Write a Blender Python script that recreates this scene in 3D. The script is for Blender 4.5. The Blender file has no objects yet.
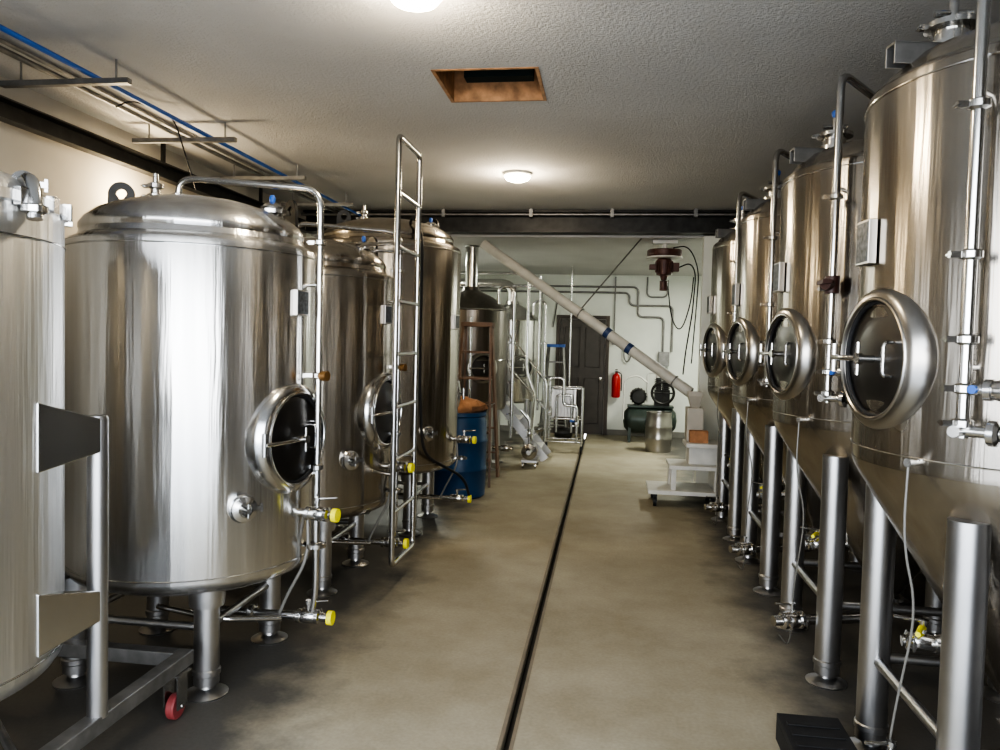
import bpy, bmesh, math, random
from mathutils import Vector, Matrix
random.seed(4)
D = bpy.data
SC = bpy.context.scene
COL = SC.collection
rad = math.radians

# ------------------------------------------------------------------ materials
def newmat(name):
    m = D.materials.new(name); m.use_nodes = True
    nt = m.node_tree; b = nt.nodes['Principled BSDF']
    return m, nt, b

def simple(name, col, rough=0.5, metal=0.0, var=0.12, scale=8.0, bump=0.0, emit=None, es=0):
    m, nt, b = newmat(name)
    tc = nt.nodes.new('ShaderNodeTexCoord')
    n = nt.nodes.new('ShaderNodeTexNoise'); n.inputs['Scale'].default_value = scale; n.inputs['Detail'].default_value = 5
    nt.links.new(tc.outputs['Object'], n.inputs['Vector'])
    r = nt.nodes.new('ShaderNodeValToRGB')
    r.color_ramp.elements[0].position = 0.3; r.color_ramp.elements[1].position = 0.7
    r.color_ramp.elements[0].color = (*[c*(1-var) for c in col], 1)
    r.color_ramp.elements[1].color = (*[min(1, c*(1+var)) for c in col], 1)
    nt.links.new(n.outputs['Fac'], r.inputs['Fac']); nt.links.new(r.outputs['Color'], b.inputs['Base Color'])
    b.inputs['Roughness'].default_value = rough; b.inputs['Metallic'].default_value = metal
    if bump:
        bp = nt.nodes.new('ShaderNodeBump'); bp.inputs['Strength'].default_value = bump; bp.inputs['Distance'].default_value = 0.01
        nt.links.new(n.outputs['Fac'], bp.inputs['Height']); nt.links.new(bp.outputs['Normal'], b.inputs['Normal'])
    if emit:
        b.inputs['Emission Color'].default_value = (*emit, 1); b.inputs['Emission Strength'].default_value = es
    return m

def brushed(name, col, rough, aniso=0.75, bstr=0.3):
    m, nt, b = newmat(name)
    tc = nt.nodes.new('ShaderNodeTexCoord')
    mp = nt.nodes.new('ShaderNodeMapping'); mp.inputs['Scale'].default_value = (6, 6, 0.3); mp.inputs['Location'].default_value = (.37, .21, .13)
    n = nt.nodes.new('ShaderNodeTexNoise'); n.inputs['Scale'].default_value = 3.0; n.inputs['Detail'].default_value = 3
    nt.links.new(tc.outputs['Object'], mp.inputs['Vector']); nt.links.new(mp.outputs['Vector'], n.inputs['Vector'])
    n2 = nt.nodes.new('ShaderNodeTexNoise'); n2.inputs['Scale'].default_value = 2.2; n2.inputs['Detail'].default_value = 2
    nt.links.new(tc.outputs['Object'], n2.inputs['Vector'])
    mr = nt.nodes.new('ShaderNodeMapRange'); mr.inputs['From Min'].default_value = .25; mr.inputs['From Max'].default_value = .75
    mr.inputs['To Min'].default_value = rough*0.92; mr.inputs['To Max'].default_value = rough*1.12
    nt.links.new(n2.outputs['Fac'], mr.inputs['Value']); nt.links.new(mr.outputs['Result'], b.inputs['Roughness'])
    r = nt.nodes.new('ShaderNodeValToRGB')
    r.color_ramp.elements[0].position = 0.3; r.color_ramp.elements[1].position = 0.7
    r.color_ramp.elements[0].color = (*[c*0.82 for c in col], 1); r.color_ramp.elements[1].color = (*col, 1)  # vertical streaks painted into the colour imitate wavy reflections
    nt.links.new(n.outputs['Fac'], r.inputs['Fac']); nt.links.new(r.outputs['Color'], b.inputs['Base Color'])
    bp = nt.nodes.new('ShaderNodeBump'); bp.inputs['Strength'].default_value = bstr; bp.inputs['Distance'].default_value = 0.014
    nt.links.new(n.outputs['Fac'], bp.inputs['Height']); nt.links.new(bp.outputs['Normal'], b.inputs['Normal'])
    tg = nt.nodes.new('ShaderNodeTangent'); tg.direction_type = 'RADIAL'; tg.axis = 'Z'
    nt.links.new(tg.outputs['Tangent'], b.inputs['Tangent'])
    b.inputs['Anisotropic'].default_value = aniso; b.inputs['Anisotropic Rotation'].default_value = 0.25
    b.inputs['Metallic'].default_value = 1.0
    return m

STEEL = brushed('brushed_stainless', (0.74, 0.73, 0.71), 0.24, .8)
STEELR = brushed('unpolished_stainless', (0.78, 0.78, 0.77), 0.42, .6, .6)
STEELW = brushed('brushed_stainless_warm_reflection', (0.48, 0.445, 0.395), 0.25, .8)  # warm floor and ceiling reflections put into the steel colour
STEELD = brushed('stainless_dark_reflection', (0.24, 0.22, 0.20), 0.35, .6)  # dark reflections on the mash tun put into its base colour
PIPE = simple('polished_stainless', (0.58, 0.575, 0.56), 0.2, 1.0, 0.06, 4)
COLLAR = simple('manway_collar_stainless', (0.42, 0.40, 0.37), 0.28, 1.0, 0.06, 4)
LEG = simple('satin_stainless', (0.46, 0.455, 0.45), 0.34, 1.0, 0.08, 5)
DOORST = simple('manway_door_steel', (0.13, 0.125, 0.12), 0.30, 1.0, 0.2, 5)
DARKST = simple('dark_oily_steel', (0.04, 0.039, 0.037), 0.45, 0.7, 0.3, 10)
GALV = simple('galvanised_steel', (0.24, 0.235, 0.225), 0.45, 0.8, 0.2, 14)
YEL = simple('yellow_plastic_cap', (0.8, 0.74, 0.02), 0.4)
BLUE = simple('blue_plastic', (0.008, 0.05, 0.13), 0.4, 0, 0.15, 5)
BLUET = simple('blue_pex_pipe', (0.02, 0.10, 0.38), 0.4)
BLUEB = simple('blue_tape', (0.02, 0.045, 0.13), 0.5)
BLK = simple('black_rubber', (0.012, 0.012, 0.013), 0.6)
RED = simple('red_paint', (0.48, 0.02, 0.015), 0.35)
REDW = simple('red_caster_rubber', (0.25, 0.05, 0.05), 0.5)
RUST = simple('red_brown_motor_paint', (0.09, 0.04, 0.032), 0.45, 0.2, 0.3, 12)
DKRUST = simple('dark_brown_handle', (0.05, 0.02, 0.016), 0.45)
WHITEP = simple('white_painted_metal', (0.60, 0.59, 0.55), 0.45, 0, 0.1, 9)
PVC = simple('auger_grey_pvc', (0.48, 0.47, 0.43), 0.5, 0, 0.1, 9)
GREEN = simple('dark_grey_green_enamel', (0.04, 0.055, 0.047), 0.35, 0.2)
BROWN = simple('door_brown_paint', (0.065, 0.056, 0.048), 0.5)
WOODM = simple('raw_pine', (0.40, 0.22, 0.11), 0.7, 0, 0.4, 14)
SACK = simple('brown_paper_sack', (0.36, 0.18, 0.09), 0.8, 0, 0.3, 12, 0.5)
LADO = simple('fibreglass_ladder', (0.16, 0.10, 0.07), 0.55, 0, 0.2, 8)
LABEL = simple('nameplate_print', (0.06, 0.065, 0.07), 0.4, 0.2, 0.9, 60)
HOSE = simple('clear_vinyl_hose', (0.16, 0.155, 0.14), 0.25)
GLASS = simple('lamp_glass', (1, 0.9, 0.7), 0.3, 0, 0.0, 5, 0, (1, 0.88, 0.64), 90)
FILLGLOW = simple('added_fill_diffuser', (1, 1, 1), 0.3, 0, 0.0, 5, 0, (0.95, 1, 0.93), 5)  # glow of the added strips above the back room
DARKV = simple('attic_dark', (0.015, 0.028, 0.025), 0.9)

def m_ceiling():
    m, nt, b = newmat('popcorn_ceiling')
    tc = nt.nodes.new('ShaderNodeTexCoord')
    n = nt.nodes.new('ShaderNodeTexNoise'); n.inputs['Scale'].default_value = 65; n.inputs['Detail'].default_value = 5; n.inputs['Roughness'].default_value = .6
    n2 = nt.nodes.new('ShaderNodeTexNoise'); n2.inputs['Scale'].default_value = 0.9; n2.inputs['Detail'].default_value = 4
    nt.links.new(tc.outputs['Object'], n.inputs['Vector']); nt.links.new(tc.outputs['Object'], n2.inputs['Vector'])
    r = nt.nodes.new('ShaderNodeValToRGB')
    r.color_ramp.elements[0].color = (0.48, 0.475, 0.46, 1); r.color_ramp.elements[1].color = (0.58, 0.575, 0.56, 1)
    r.color_ramp.elements[0].position = .3; r.color_ramp.elements[1].position = .7
    nt.links.new(n2.outputs['Fac'], r.inputs['Fac']); nt.links.new(r.outputs['Color'], b.inputs['Base Color'])
    bp = nt.nodes.new('ShaderNodeBump'); bp.inputs['Strength'].default_value = 1.0; bp.inputs['Distance'].default_value = 0.012
    nt.links.new(n.outputs['Fac'], bp.inputs['Height']); nt.links.new(bp.outputs['Normal'], b.inputs['Normal'])
    b.inputs['Roughness'].default_value = 0.95
    return m
CEIL = m_ceiling()
WALL = simple('painted_drywall', (0.74, 0.76, 0.70), 0.8, 0, 0.05, 2.5, 0.1)
WALLS = simple('darkened_wall', (0.26, 0.245, 0.225), 0.85, 0, 0.12, 2.5, 0.2)  # wall tone darkened to give the tank reflections more contrast

def m_floor():
    m, nt, b = newmat('coated_concrete_floor')
    L = nt.links.new
    tc = nt.nodes.new('ShaderNodeTexCoord')
    n = nt.nodes.new('ShaderNodeTexNoise'); n.inputs['Scale'].default_value = 1.3; n.inputs['Detail'].default_value = 9; n.inputs['Roughness'].default_value = .66
    L(tc.outputs['Object'], n.inputs['Vector'])
    r = nt.nodes.new('ShaderNodeValToRGB')
    r.color_ramp.elements[0].position = .30; r.color_ramp.elements[1].position = .72
    r.color_ramp.elements[0].color = (0.30, 0.258, 0.175, 1); r.color_ramp.elements[1].color = (0.46, 0.415, 0.315, 1)
    L(n.outputs['Fac'], r.inputs['Fac'])
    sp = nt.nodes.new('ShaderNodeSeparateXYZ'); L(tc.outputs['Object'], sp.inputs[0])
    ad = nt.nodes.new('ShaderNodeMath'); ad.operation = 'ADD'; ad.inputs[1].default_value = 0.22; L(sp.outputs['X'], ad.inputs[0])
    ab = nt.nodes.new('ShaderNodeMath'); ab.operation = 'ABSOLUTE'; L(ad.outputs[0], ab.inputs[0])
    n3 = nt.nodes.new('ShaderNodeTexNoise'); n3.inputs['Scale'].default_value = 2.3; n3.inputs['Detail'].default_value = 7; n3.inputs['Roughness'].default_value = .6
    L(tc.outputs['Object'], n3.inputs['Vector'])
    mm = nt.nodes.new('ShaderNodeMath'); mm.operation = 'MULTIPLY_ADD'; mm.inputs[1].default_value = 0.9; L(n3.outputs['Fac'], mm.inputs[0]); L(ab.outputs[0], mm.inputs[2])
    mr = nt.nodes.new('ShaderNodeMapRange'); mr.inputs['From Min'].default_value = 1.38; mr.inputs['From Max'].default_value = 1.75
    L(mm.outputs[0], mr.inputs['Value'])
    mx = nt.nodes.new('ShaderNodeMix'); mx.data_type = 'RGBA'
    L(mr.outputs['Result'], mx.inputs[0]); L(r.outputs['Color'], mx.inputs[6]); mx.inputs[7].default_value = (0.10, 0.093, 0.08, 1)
    n2 = nt.nodes.new('ShaderNodeTexNoise'); n2.inputs['Scale'].default_value = 60; n2.inputs['Detail'].default_value = 3
    L(tc.outputs['Object'], n2.inputs['Vector'])
    mx2 = nt.nodes.new('ShaderNodeMix'); mx2.data_type = 'RGBA'; mx2.blend_type = 'MULTIPLY'; mx2.inputs[0].default_value = .3
    L(mx.outputs[2], mx2.inputs[6]); L(n2.outputs['Fac'], mx2.inputs[7])
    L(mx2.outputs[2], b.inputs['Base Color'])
    rr = nt.nodes.new('ShaderNodeMapRange'); rr.inputs['To Min'].default_value = .48; rr.inputs['To Max'].default_value = .74
    L(n3.outputs['Fac'], rr.inputs['Value']); L(rr.outputs['Result'], b.inputs['Roughness'])
    bp = nt.nodes.new('ShaderNodeBump'); bp.inputs['Strength'].default_value = .15; bp.inputs['Distance'].default_value = .005
    L(n2.outputs['Fac'], bp.inputs['Height']); L(bp.outputs['Normal'], b.inputs['Normal'])
    return m
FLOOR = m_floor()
OUT = simple('driveway_concrete', (0.6, 0.59, 0.575), 0.9, 0, .1, 2)

# ------------------------------------------------------------------ mesh kit
def axm(o, d):
    d = Vector(d).normalized()
    q = d.to_track_quat('Z', 'Y')
    return Matrix.Translation(Vector(o)) @ q.to_matrix().to_4x4()

class M:
    def __init__(s): s.v = []; s.f = []
    def add(s, vs, fs, mat=None):
        o = len(s.v)
        s.v += [tuple(mat @ Vector(v)) if mat else tuple(v) for v in vs]
        s.f += [tuple(i+o for i in f) for f in fs]; return s
    def box(s, lo, hi, mat=None):
        x0, y0, z0 = lo; x1, y1, z1 = hi
        vs = [(x0,y0,z0),(x1,y0,z0),(x1,y1,z0),(x0,y1,z0),(x0,y0,z1),(x1,y0,z1),(x1,y1,z1),(x0,y1,z1)]
        return s.add(vs, [(0,3,2,1),(4,5,6,7),(0,1,5,4),(1,2,6,5),(2,3,7,6),(3,0,4,7)], mat)
    def lathe(s, prof, seg=32, mat=None, sy=1.0):
        vs = []; fs = []; rings = []
        for r, z in prof:
            if r <= 1e-6:
                rings.append([len(vs)]); vs.append((0, 0, z))
            else:
                st = len(vs)
                for i in range(seg):
                    a = 2*math.pi*i/seg; vs.append((r*math.cos(a), sy*r*math.sin(a), z))
                rings.append(list(range(st, st+seg)))
        for A, B in zip(rings, rings[1:]):
            for i in range(seg):
                j = (i+1) % seg
                if len(A) == 1 and len(B) == 1: continue
                if len(A) == 1: fs.append((A[0], B[i], B[j]))
                elif len(B) == 1: fs.append((A[i], A[j], B[0]))
                else: fs.append((A[i], A[j], B[j], B[i]))
        return s.add(vs, fs, mat)
    def tube(s, pts, r, fillet=0.0, seg=12, closed=False):
        P = [Vector(p) for p in pts]
        if fillet > 0 and len(P) > 2:
            Q = [] if closed else [P[0]]
            rng = range(len(P)) if closed else range(1, len(P)-1)
            for i in rng:
                a, b, c = P[i-1], P[i], P[(i+1) % len(P)]
                f1 = min(fillet, (a-b).length*.49); f2 = min(fillet, (c-b).length*.49)
                p0 = b+(a-b).normalized()*f1; p2 = b+(c-b).normalized()*f2
                for k in range(7):
                    t = k/6; Q.append(p0*(1-t)**2+b*2*t*(1-t)+p2*t*t)
            if not closed: Q.append(P[-1])
            P = Q
        n = len(P); vs = []; fs = []; u = None
        for i, p in enumerate(P):
            if closed: t = (P[(i+1) % n]-P[i-1])
            else: t = P[min(i+1, n-1)]-P[max(i-1, 0)]
            t.normalize()
            if u is None:
                u = t.orthogonal().normalized()
            else:
                u = (u - t*u.dot(t)).normalized()
            w = t.cross(u)
            for k in range(seg):
                a = 2*math.pi*k/seg; vs.append(p+u*(r*math.cos(a))+w*(r*math.sin(a)))
        for i in range(n if closed else n-1):
            for k in range(seg):
                A = i*seg; B = ((i+1) % n)*seg; j = (k+1) % seg
                fs.append((A+k, A+j, B+j, B+k))
        if not closed:
            fs.append(tuple(range(seg))[::-1]); fs.append(tuple((n-1)*seg+k for k in range(seg)))
        return s.add(vs, fs)
    def cyl(s, a, b, r, seg=20, r2=None):
        a = Vector(a); b = Vector(b); h = (b-a).length
        return s.lathe([(0, 0), (r, 0), (r if r2 is None else r2, h), (0, h)], seg, axm(a, b-a))
    def ring(s, o, d, R, r, seg=48, seg2=8):
        mt = axm(o, d)
        pts = [mt @ Vector((R*math.cos(2*math.pi*i/seg), R*math.sin(2*math.pi*i/seg), 0)) for i in range(seg)]
        return s.tube(pts, r, 0, seg2, True)
    def clamp(s, p, d, r):       # tri-clamp ferrule with wing nut
        mt = axm(p, d)
        s.lathe([(r*.9, -.016), (r*1.25, -.012), (r*1.55, -.009), (r*1.55, .009), (r*1.25, .012), (r*.9, .016)], 20, mt)
        s.box((r*1.4, -.009, -.009), (r*1.4+.03, .009, .009), mt)
        s.box((r*1.4+.022, -.02, -.003), (r*1.4+.032, .02, .003), mt)
        return s
    def valve(s, p, d, r, up=(0, 0, 1)):   # butterfly valve with lever
        d = Vector(d).normalized(); p = Vector(p); up = Vector(up)
        s.lathe([(0, -.035), (r*1.3, -.035), (r*1.5, -.02), (r*1.5, .02), (r*1.3, .035), (0, .035)], 20, axm(p, d))
        s.clamp(p-d*.045, d, r); s.clamp(p+d*.045, d, r)
        s.cyl(p, p+up*(r*1.5+.03), .009, 10)
        q = p+up*(r*1.5+.03)
        s.cyl(q, q+up*.016, .016, 12)
        s.tube([q+up*.01, q+up*.012+d*.04, q+up*.02+d*.10], .006, .02, 8)
        return s
    def obj(s, name, mat, parent=None, smooth=True, bevel=0, loc=None):
        me = D.meshes.new(name); me.from_pydata(s.v, [], s.f); me.update()
        bm = bmesh.new(); bm.from_mesh(me); bmesh.ops.recalc_face_normals(bm, faces=bm.faces); bm.to_mesh(me); bm.free()
        if smooth:
            for p in me.polygons: p.use_smooth = True
            me.set_sharp_from_angle(angle=rad(38))
        me.materials.append(mat)
        o = D.objects.new(name, me); COL.objects.link(o)
        if parent: o.parent = parent
        if loc: o.location = loc
        if bevel:
            bv = o.modifiers.new('bevel', 'BEVEL'); bv.width = bevel; bv.segments = 2; bv.limit_method = 'ANGLE'
        return o

def empty(name, loc=(0, 0, 0), rz=0):
    e = D.objects.new(name, None); e.location = loc; e.rotation_euler = (0, 0, rz); e.empty_display_size = .2
    COL.objects.link(e); return e

# ------------------------------------------------------------------ room shell
XL, XR, YF, YB = -3.6, 2.45, 0.55, 13.6
HC, HB = 3.1, 2.83
DX = -0.355   # drain slot centre
f = M()
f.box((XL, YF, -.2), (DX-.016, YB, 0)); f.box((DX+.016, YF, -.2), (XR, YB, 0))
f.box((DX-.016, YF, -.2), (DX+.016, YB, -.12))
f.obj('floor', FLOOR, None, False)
dr = empty('floor_slot_drain')
t = M(); t.box((DX-.032, YF, 0), (DX-.016, 13.3, .002)); t.box((DX+.016, YF, 0), (DX+.032, 13.3, .002))
t.obj('slot_edges', simple('drain_edge_steel', (.19, .16, .12), .5, .2), dr, False)
t = M(); t.box((DX-.0155, YF, -.12), (DX+.0155, 13.3, -.05)); t.obj('slot_channel', BLK, dr, False)

# ceiling with hatch opening
hx0, hx1, hy0, hy1 = -1.02, -.42, 4.18, 4.75
c = M(); YM = 8.85
c.box((XL, YF, HC), (hx0, YM, HC+.12)); c.box((hx1, YF, HC), (XR, YM, HC+.12))
c.box((hx0, YF, HC), (hx1, hy0, HC+.12)); c.box((hx0, hy1, HC), (hx1, YM, HC+.12))
c.box((XL, YM, HB), (XR, YB, HC+.12))
c.obj('ceiling', CEIL, None, False)
h = empty('ceiling_hatch')
t = M(); w = .02; z0, z1 = HC-.004, HC+.3
t.box((hx0, hy0, z0), (hx1, hy0+w, z1)); t.box((hx0, hy1-w, z0), (hx1, hy1, z1))
t.box((hx0, hy0+w, z0), (hx0+w, hy1-w, z1)); t.box((hx1-w, hy0+w, z0), (hx1, hy1-w, z1))
t.obj('hatch_wood_lining', WOODM, h, False)
M().box((hx0, hy0, z1), (hx1, hy1, z1+.02)).obj('attic_void', DARKV, h, False)
t = M(); t.box((hx0+.1, hy1-.12, HC+.11), (hx1-.08, hy1-.02, HC+.3)); t.obj('hatch_cross_batten', DARKV, h, False)

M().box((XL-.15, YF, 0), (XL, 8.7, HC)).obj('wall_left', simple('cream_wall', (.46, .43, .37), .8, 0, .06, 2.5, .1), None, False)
M().box((XL-.15, 8.7, 0), (XL, YB, HC)).obj('wall_left_rear', WALL, None, False)
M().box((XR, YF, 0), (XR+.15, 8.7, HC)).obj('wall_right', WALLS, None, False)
M().box((XR, 8.7, 0), (XR+.15, YB, HC)).obj('wall_right_rear', WALL, None, False)
M().box((XL, YB, 0), (XR, YB+.15, HC)).obj('wall_back', WALL, None, False)
ox0, ox1, oz = -2.9, 1.2, 2.8
t = M(); t.box((XL, YF-.15, 0), (ox0, YF, HC)); t.box((ox1, YF-.15, 0), (XR, YF, HC)); t.box((ox0, YF-.15, oz), (ox1, YF, HC))
t.obj('wall_front', WALLS, None, False)
t = M(); t.box((1.02, 8.72, 0), (XR, 8.85, 2.83)); t.obj('wall_pier', WALL, None, False)
M().box((-14, -16, -.2), (14, YF, -.004)).obj('driveway_ground', OUT, None, False)
t = M()
t.box((XL, YB-.012, 0), (-.92, YB, .1)); t.box((.02, YB-.012, 0), (XR, YB, .1)); t.obj('baseboard_back', simple('grey_base', (.2, .19, .17), .6), None, False)

# beam
bm_ = empty('ceiling_beam')
t = M(); yb = 8.6
t.box((XL, yb, 2.85), (XR, yb+.2, 2.87)); t.box((XL, yb, 3.075), (XR, yb+.2, 3.097)); t.box((XL, yb+.09, 2.87), (XR, yb+.11, 3.075))
t.obj('steel_i_beam', DARKST, bm_, False)
t = M(); t.tube([(XL, yb-.05, 3.04), (XR, yb-.05, 3.04)], .017)
for x in [-2.8, -1.9, -.9, .0, .9, 1.8]:
    t.box((x-.02, yb-.075, 3.01), (x+.02, yb, 3.098))
t.obj('conduit', GALV, bm_)

# ------------------------------------------------------------------ door, back wall fittings
d = empty('door_back', (0, 0, 0))
t = M(); t.box((-.85, YB-.03, 0.005), (-.05, YB-.001, 2.04))
t.obj('door_leaf', BROWN, d, False)
t = M(); t.box((-.92, YB-.045, 0), (-.855, YB-.001, 2.11)); t.box((-.045, YB-.045, 0), (.02, YB-.001, 2.11)); t.box((-.855, YB-.045, 2.045), (-.045, YB-.001, 2.11))
t.obj('door_frame', simple('frame_brown', (.06, .045, .035), .5), d, False)
t = M()
for (a0, a1, b0, b1) in [(-.76, -.5, 1.2, 1.9), (-.4, -.14, 1.2, 1.9), (-.76, -.5, .2, 1.0), (-.4, -.14, .2, 1.0)]:
    t.tube([(a0, YB-.032, b0), (a1, YB-.032, b0), (a1, YB-.032, b1), (a0, YB-.032, b1)], .01, 0, 6, True)
t.obj('panel_moulding', BROWN, d)
t = M().cyl((-.12, YB-.03, 1.0), (-.12, YB-.09, 1.0), .012); t.lathe([(0, 0), (.025, .01), (.03, .03), (0, .045)], 16, axm((-.12, YB-.08, 1.0), (0, -1, 0))); t.obj('knob', PIPE, d)

e = empty('fire_extinguisher', (.16, YB-.11, 0))
t = M().lathe([(0, .68), (.06, .68), (.075, .7), (.075, 1.02), (.06, 1.07), (.025, 1.1), (.025, 1.13), (0, 1.13)], 24); t.obj('cylinder', RED, e)
t = M().box((-.02, -.09, 1.12), (.02, .03, 1.14)); t.box((-.02, -.1, 1.16), (.02, .03, 1.175)); t.tube([(.02, 0, 1.13), (.09, 0, 1.1), (.09, 0, .8)], .01, .05); t.obj('handle_and_hose', BLK, e)
t = M().box((-.03, .06, .8), (.03, .109, 1.0)); t.obj('wall_bracket', DARKST, e, False)

cd = empty('wall_conduit_run')
t = M(); y = YB-.03
t.tube([(-2.6, y, 2.62), (.5, y, 2.62), (.5, y, 2.1), (.95, y, 2.1), (.95, y, 1.4)], .018, .1)
t.tube([(-2.6, y, 2.52), (.35, y, 2.52), (.35, y, 2.3), (1.1, y, 2.3), (1.1, y, 1.5)], .018, .1)
t.tube([(.65, y, 2.8), (.65, y, 2.45), (1.0, y, 2.45), (1.0, y, 2.75)], .014, .1)
t.tube([(.1, y, 2.8), (.1, y, 1.75)], .012); t.tube([(-1.2, y, 2.5), (-1.2, y, .9)], .02)
t.obj('conduit', GALV, cd)
t = M(); t.box((.88, YB-.1, 1.25), (1.06, YB-.001, 1.5)); t.box((.06, YB-.06, 1.6), (.15, YB-.001, 1.76)); t.obj('junction_boxes', GALV, cd, False)
hs = empty('hanging_hose')
t = M(); pts = []
for i in range(30):
    a = i/29*math.pi*4; pts.append((.34+.06*math.sin(a), YB-.05-.0005*i, 1.45+.14*math.cos(a)))
t.tube(pts, .012, 0, 8); t.obj('hose_coil', GALV, hs)

# ------------------------------------------------------------------ generic pieces
def leg(m, x, y, ztop, r=.055):
    m.cyl((x, y, .05), (x, y, ztop), r, 24)
    m.lathe([(0, 0), (.092, 0), (.095, .008), (.08, .016), (.035, .03), (.03, .06), (r*.6, .065)], 24, Matrix.Translation((x, y, 0)))
    m.lathe([(r, .09), (r+.006, .095), (r+.006, .115), (r, .12)], 24, Matrix.Translation((x, y, 0)))

def manway(parent, R, ang, zc, ro, swing, out=.0, mat=None):
    """round pressure manway, neck + broad collar, recessed dished door, hinge arm & handle"""
    n = Vector((math.cos(ang), math.sin(ang), 0)); up = Vector((0, 0, 1)); tg = up.cross(n)
    o = n*(R+out)+up*zc
    mt = Matrix((( tg.x, up.x, n.x, o.x), (tg.y, up.y, n.y, o.y), (tg.z, up.z, n.z, o.z), (0, 0, 0, 1)))
    m = M()
    m.lathe([(ro, -.10), (ro, -.04), (ro*.99, -.02), (ro*.93, .004), (ro*.88, .014), (ro*.80, .018), (ro*.785, .014), (ro*.775, -.01), (ro*.77, -.03), (ro*.70, -.032)], 64, mt)
    m.ring(mt @ Vector((0, 0, .016)), n, ro*.80, .007)
    m.obj('manway_collar', mat or COLLAR, parent)
    g = M(); g.ring(mt @ Vector((0, 0, .001)), n, ro*.765, .008); g.obj('manway_gasket', BLK, parent)
    dd = M(); dd.lathe([(ro*.76, -.024), (ro*.76, -.006), (ro*.70, .0), (ro*.62, -.003), (ro*.45, .004), (ro*.2, .009), (0, .01)], 64, mt)
    dd.obj('manway_door', DOORST, parent)
    a = M()
    s = swing
    def L(x, y, z): return mt @ Vector((x, y, z))
    a.tube([L(s*ro*.98, 0, .03), L(s*ro*.6, 0, .045), L(0, 0, .042)], .010, .03)
    a.cyl(L(s*ro*.98, -.05, .025), L(s*ro*.98, .05, .025), .012)
    a.cyl(L(0, 0, .0), L(0, 0, .06), .013)
    a.tube([L(-.005, -.055, .06), L(-.005, .055, .06)], .007)
    a.lathe([(0, -.008), (.02, -.008), (.02, .008), (0, .008)], 16, axm(L(0, 0, .06), n))
    a.tube([L(-s*ro*.42, -.055, .005), L(-s*ro*.42, -.055, .035), L(-s*ro*.42, .055, .035), L(-s*ro*.42, .055, .005)], .006, .02, 8)
    a.obj('manway_arm', PIPE, parent)

def lug(m, x, y, z, ang):   # lifting ear with an eye
    mt = Matrix.Translation((x, y, z)) @ Matrix.Rotation(ang, 4, 'Z')
    vs = []; fs = []; N = 20; out = []
    for i in range(N):
        a = math.pi*i/(N-1); out.append((.06*math.cos(a), .14+.06*math.sin(a)))
    out += [(-.068, -.03), (.068, -.03)]
    K = len(out); cx, cz = 0, .14
    inn = []
    for (px, pz) in out:
        dx, dz = px-cx, pz-cz; l = math.hypot(dx, dz); inn.append((cx+.026*dx/l, cz+.026*dz/l))
    for yy in (-.008, .008):
        vs += [(p[0], yy, p[1]) for p in out]; vs += [(p[0], yy, p[1]) for p in inn]
    for i in range(K):
        j = (i+1) % K
        fs += [(i, j, K+j, K+i), (2*K+i, 3*K+i, 3*K+j, 2*K+j), (i, 2*K+i, 2*K+j, j), (K+i, K+j, 3*K+j, 3*K+i)]
    m.add(vs, fs, mt)

def plate(parent, R, ang, z, w=.1, h_=.12):
    n = Vector((math.cos(ang), math.sin(ang), 0)); up = Vector((0, 0, 1)); tg = up.cross(n); o = n*(R+.012)+up*z
    mt = Matrix(((tg.x, up.x, n.x, o.x), (tg.y, up.y, n.y, o.y), (tg.z, up.z, n.z, o.z), (0, 0, 0, 1)))
    a = M(); a.box((-w/2, -h_/2, -.02), (w/2, h_/2, .008), mt); a.obj('nameplate_bracket', COLLAR, parent, False, .002)
    b = M(); b.box((-w/2+.008, -h_/2+.008, .008), (w/2-.008, h_/2-.008, .0095), mt); b.obj('nameplate', LABEL, parent, False)

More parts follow.
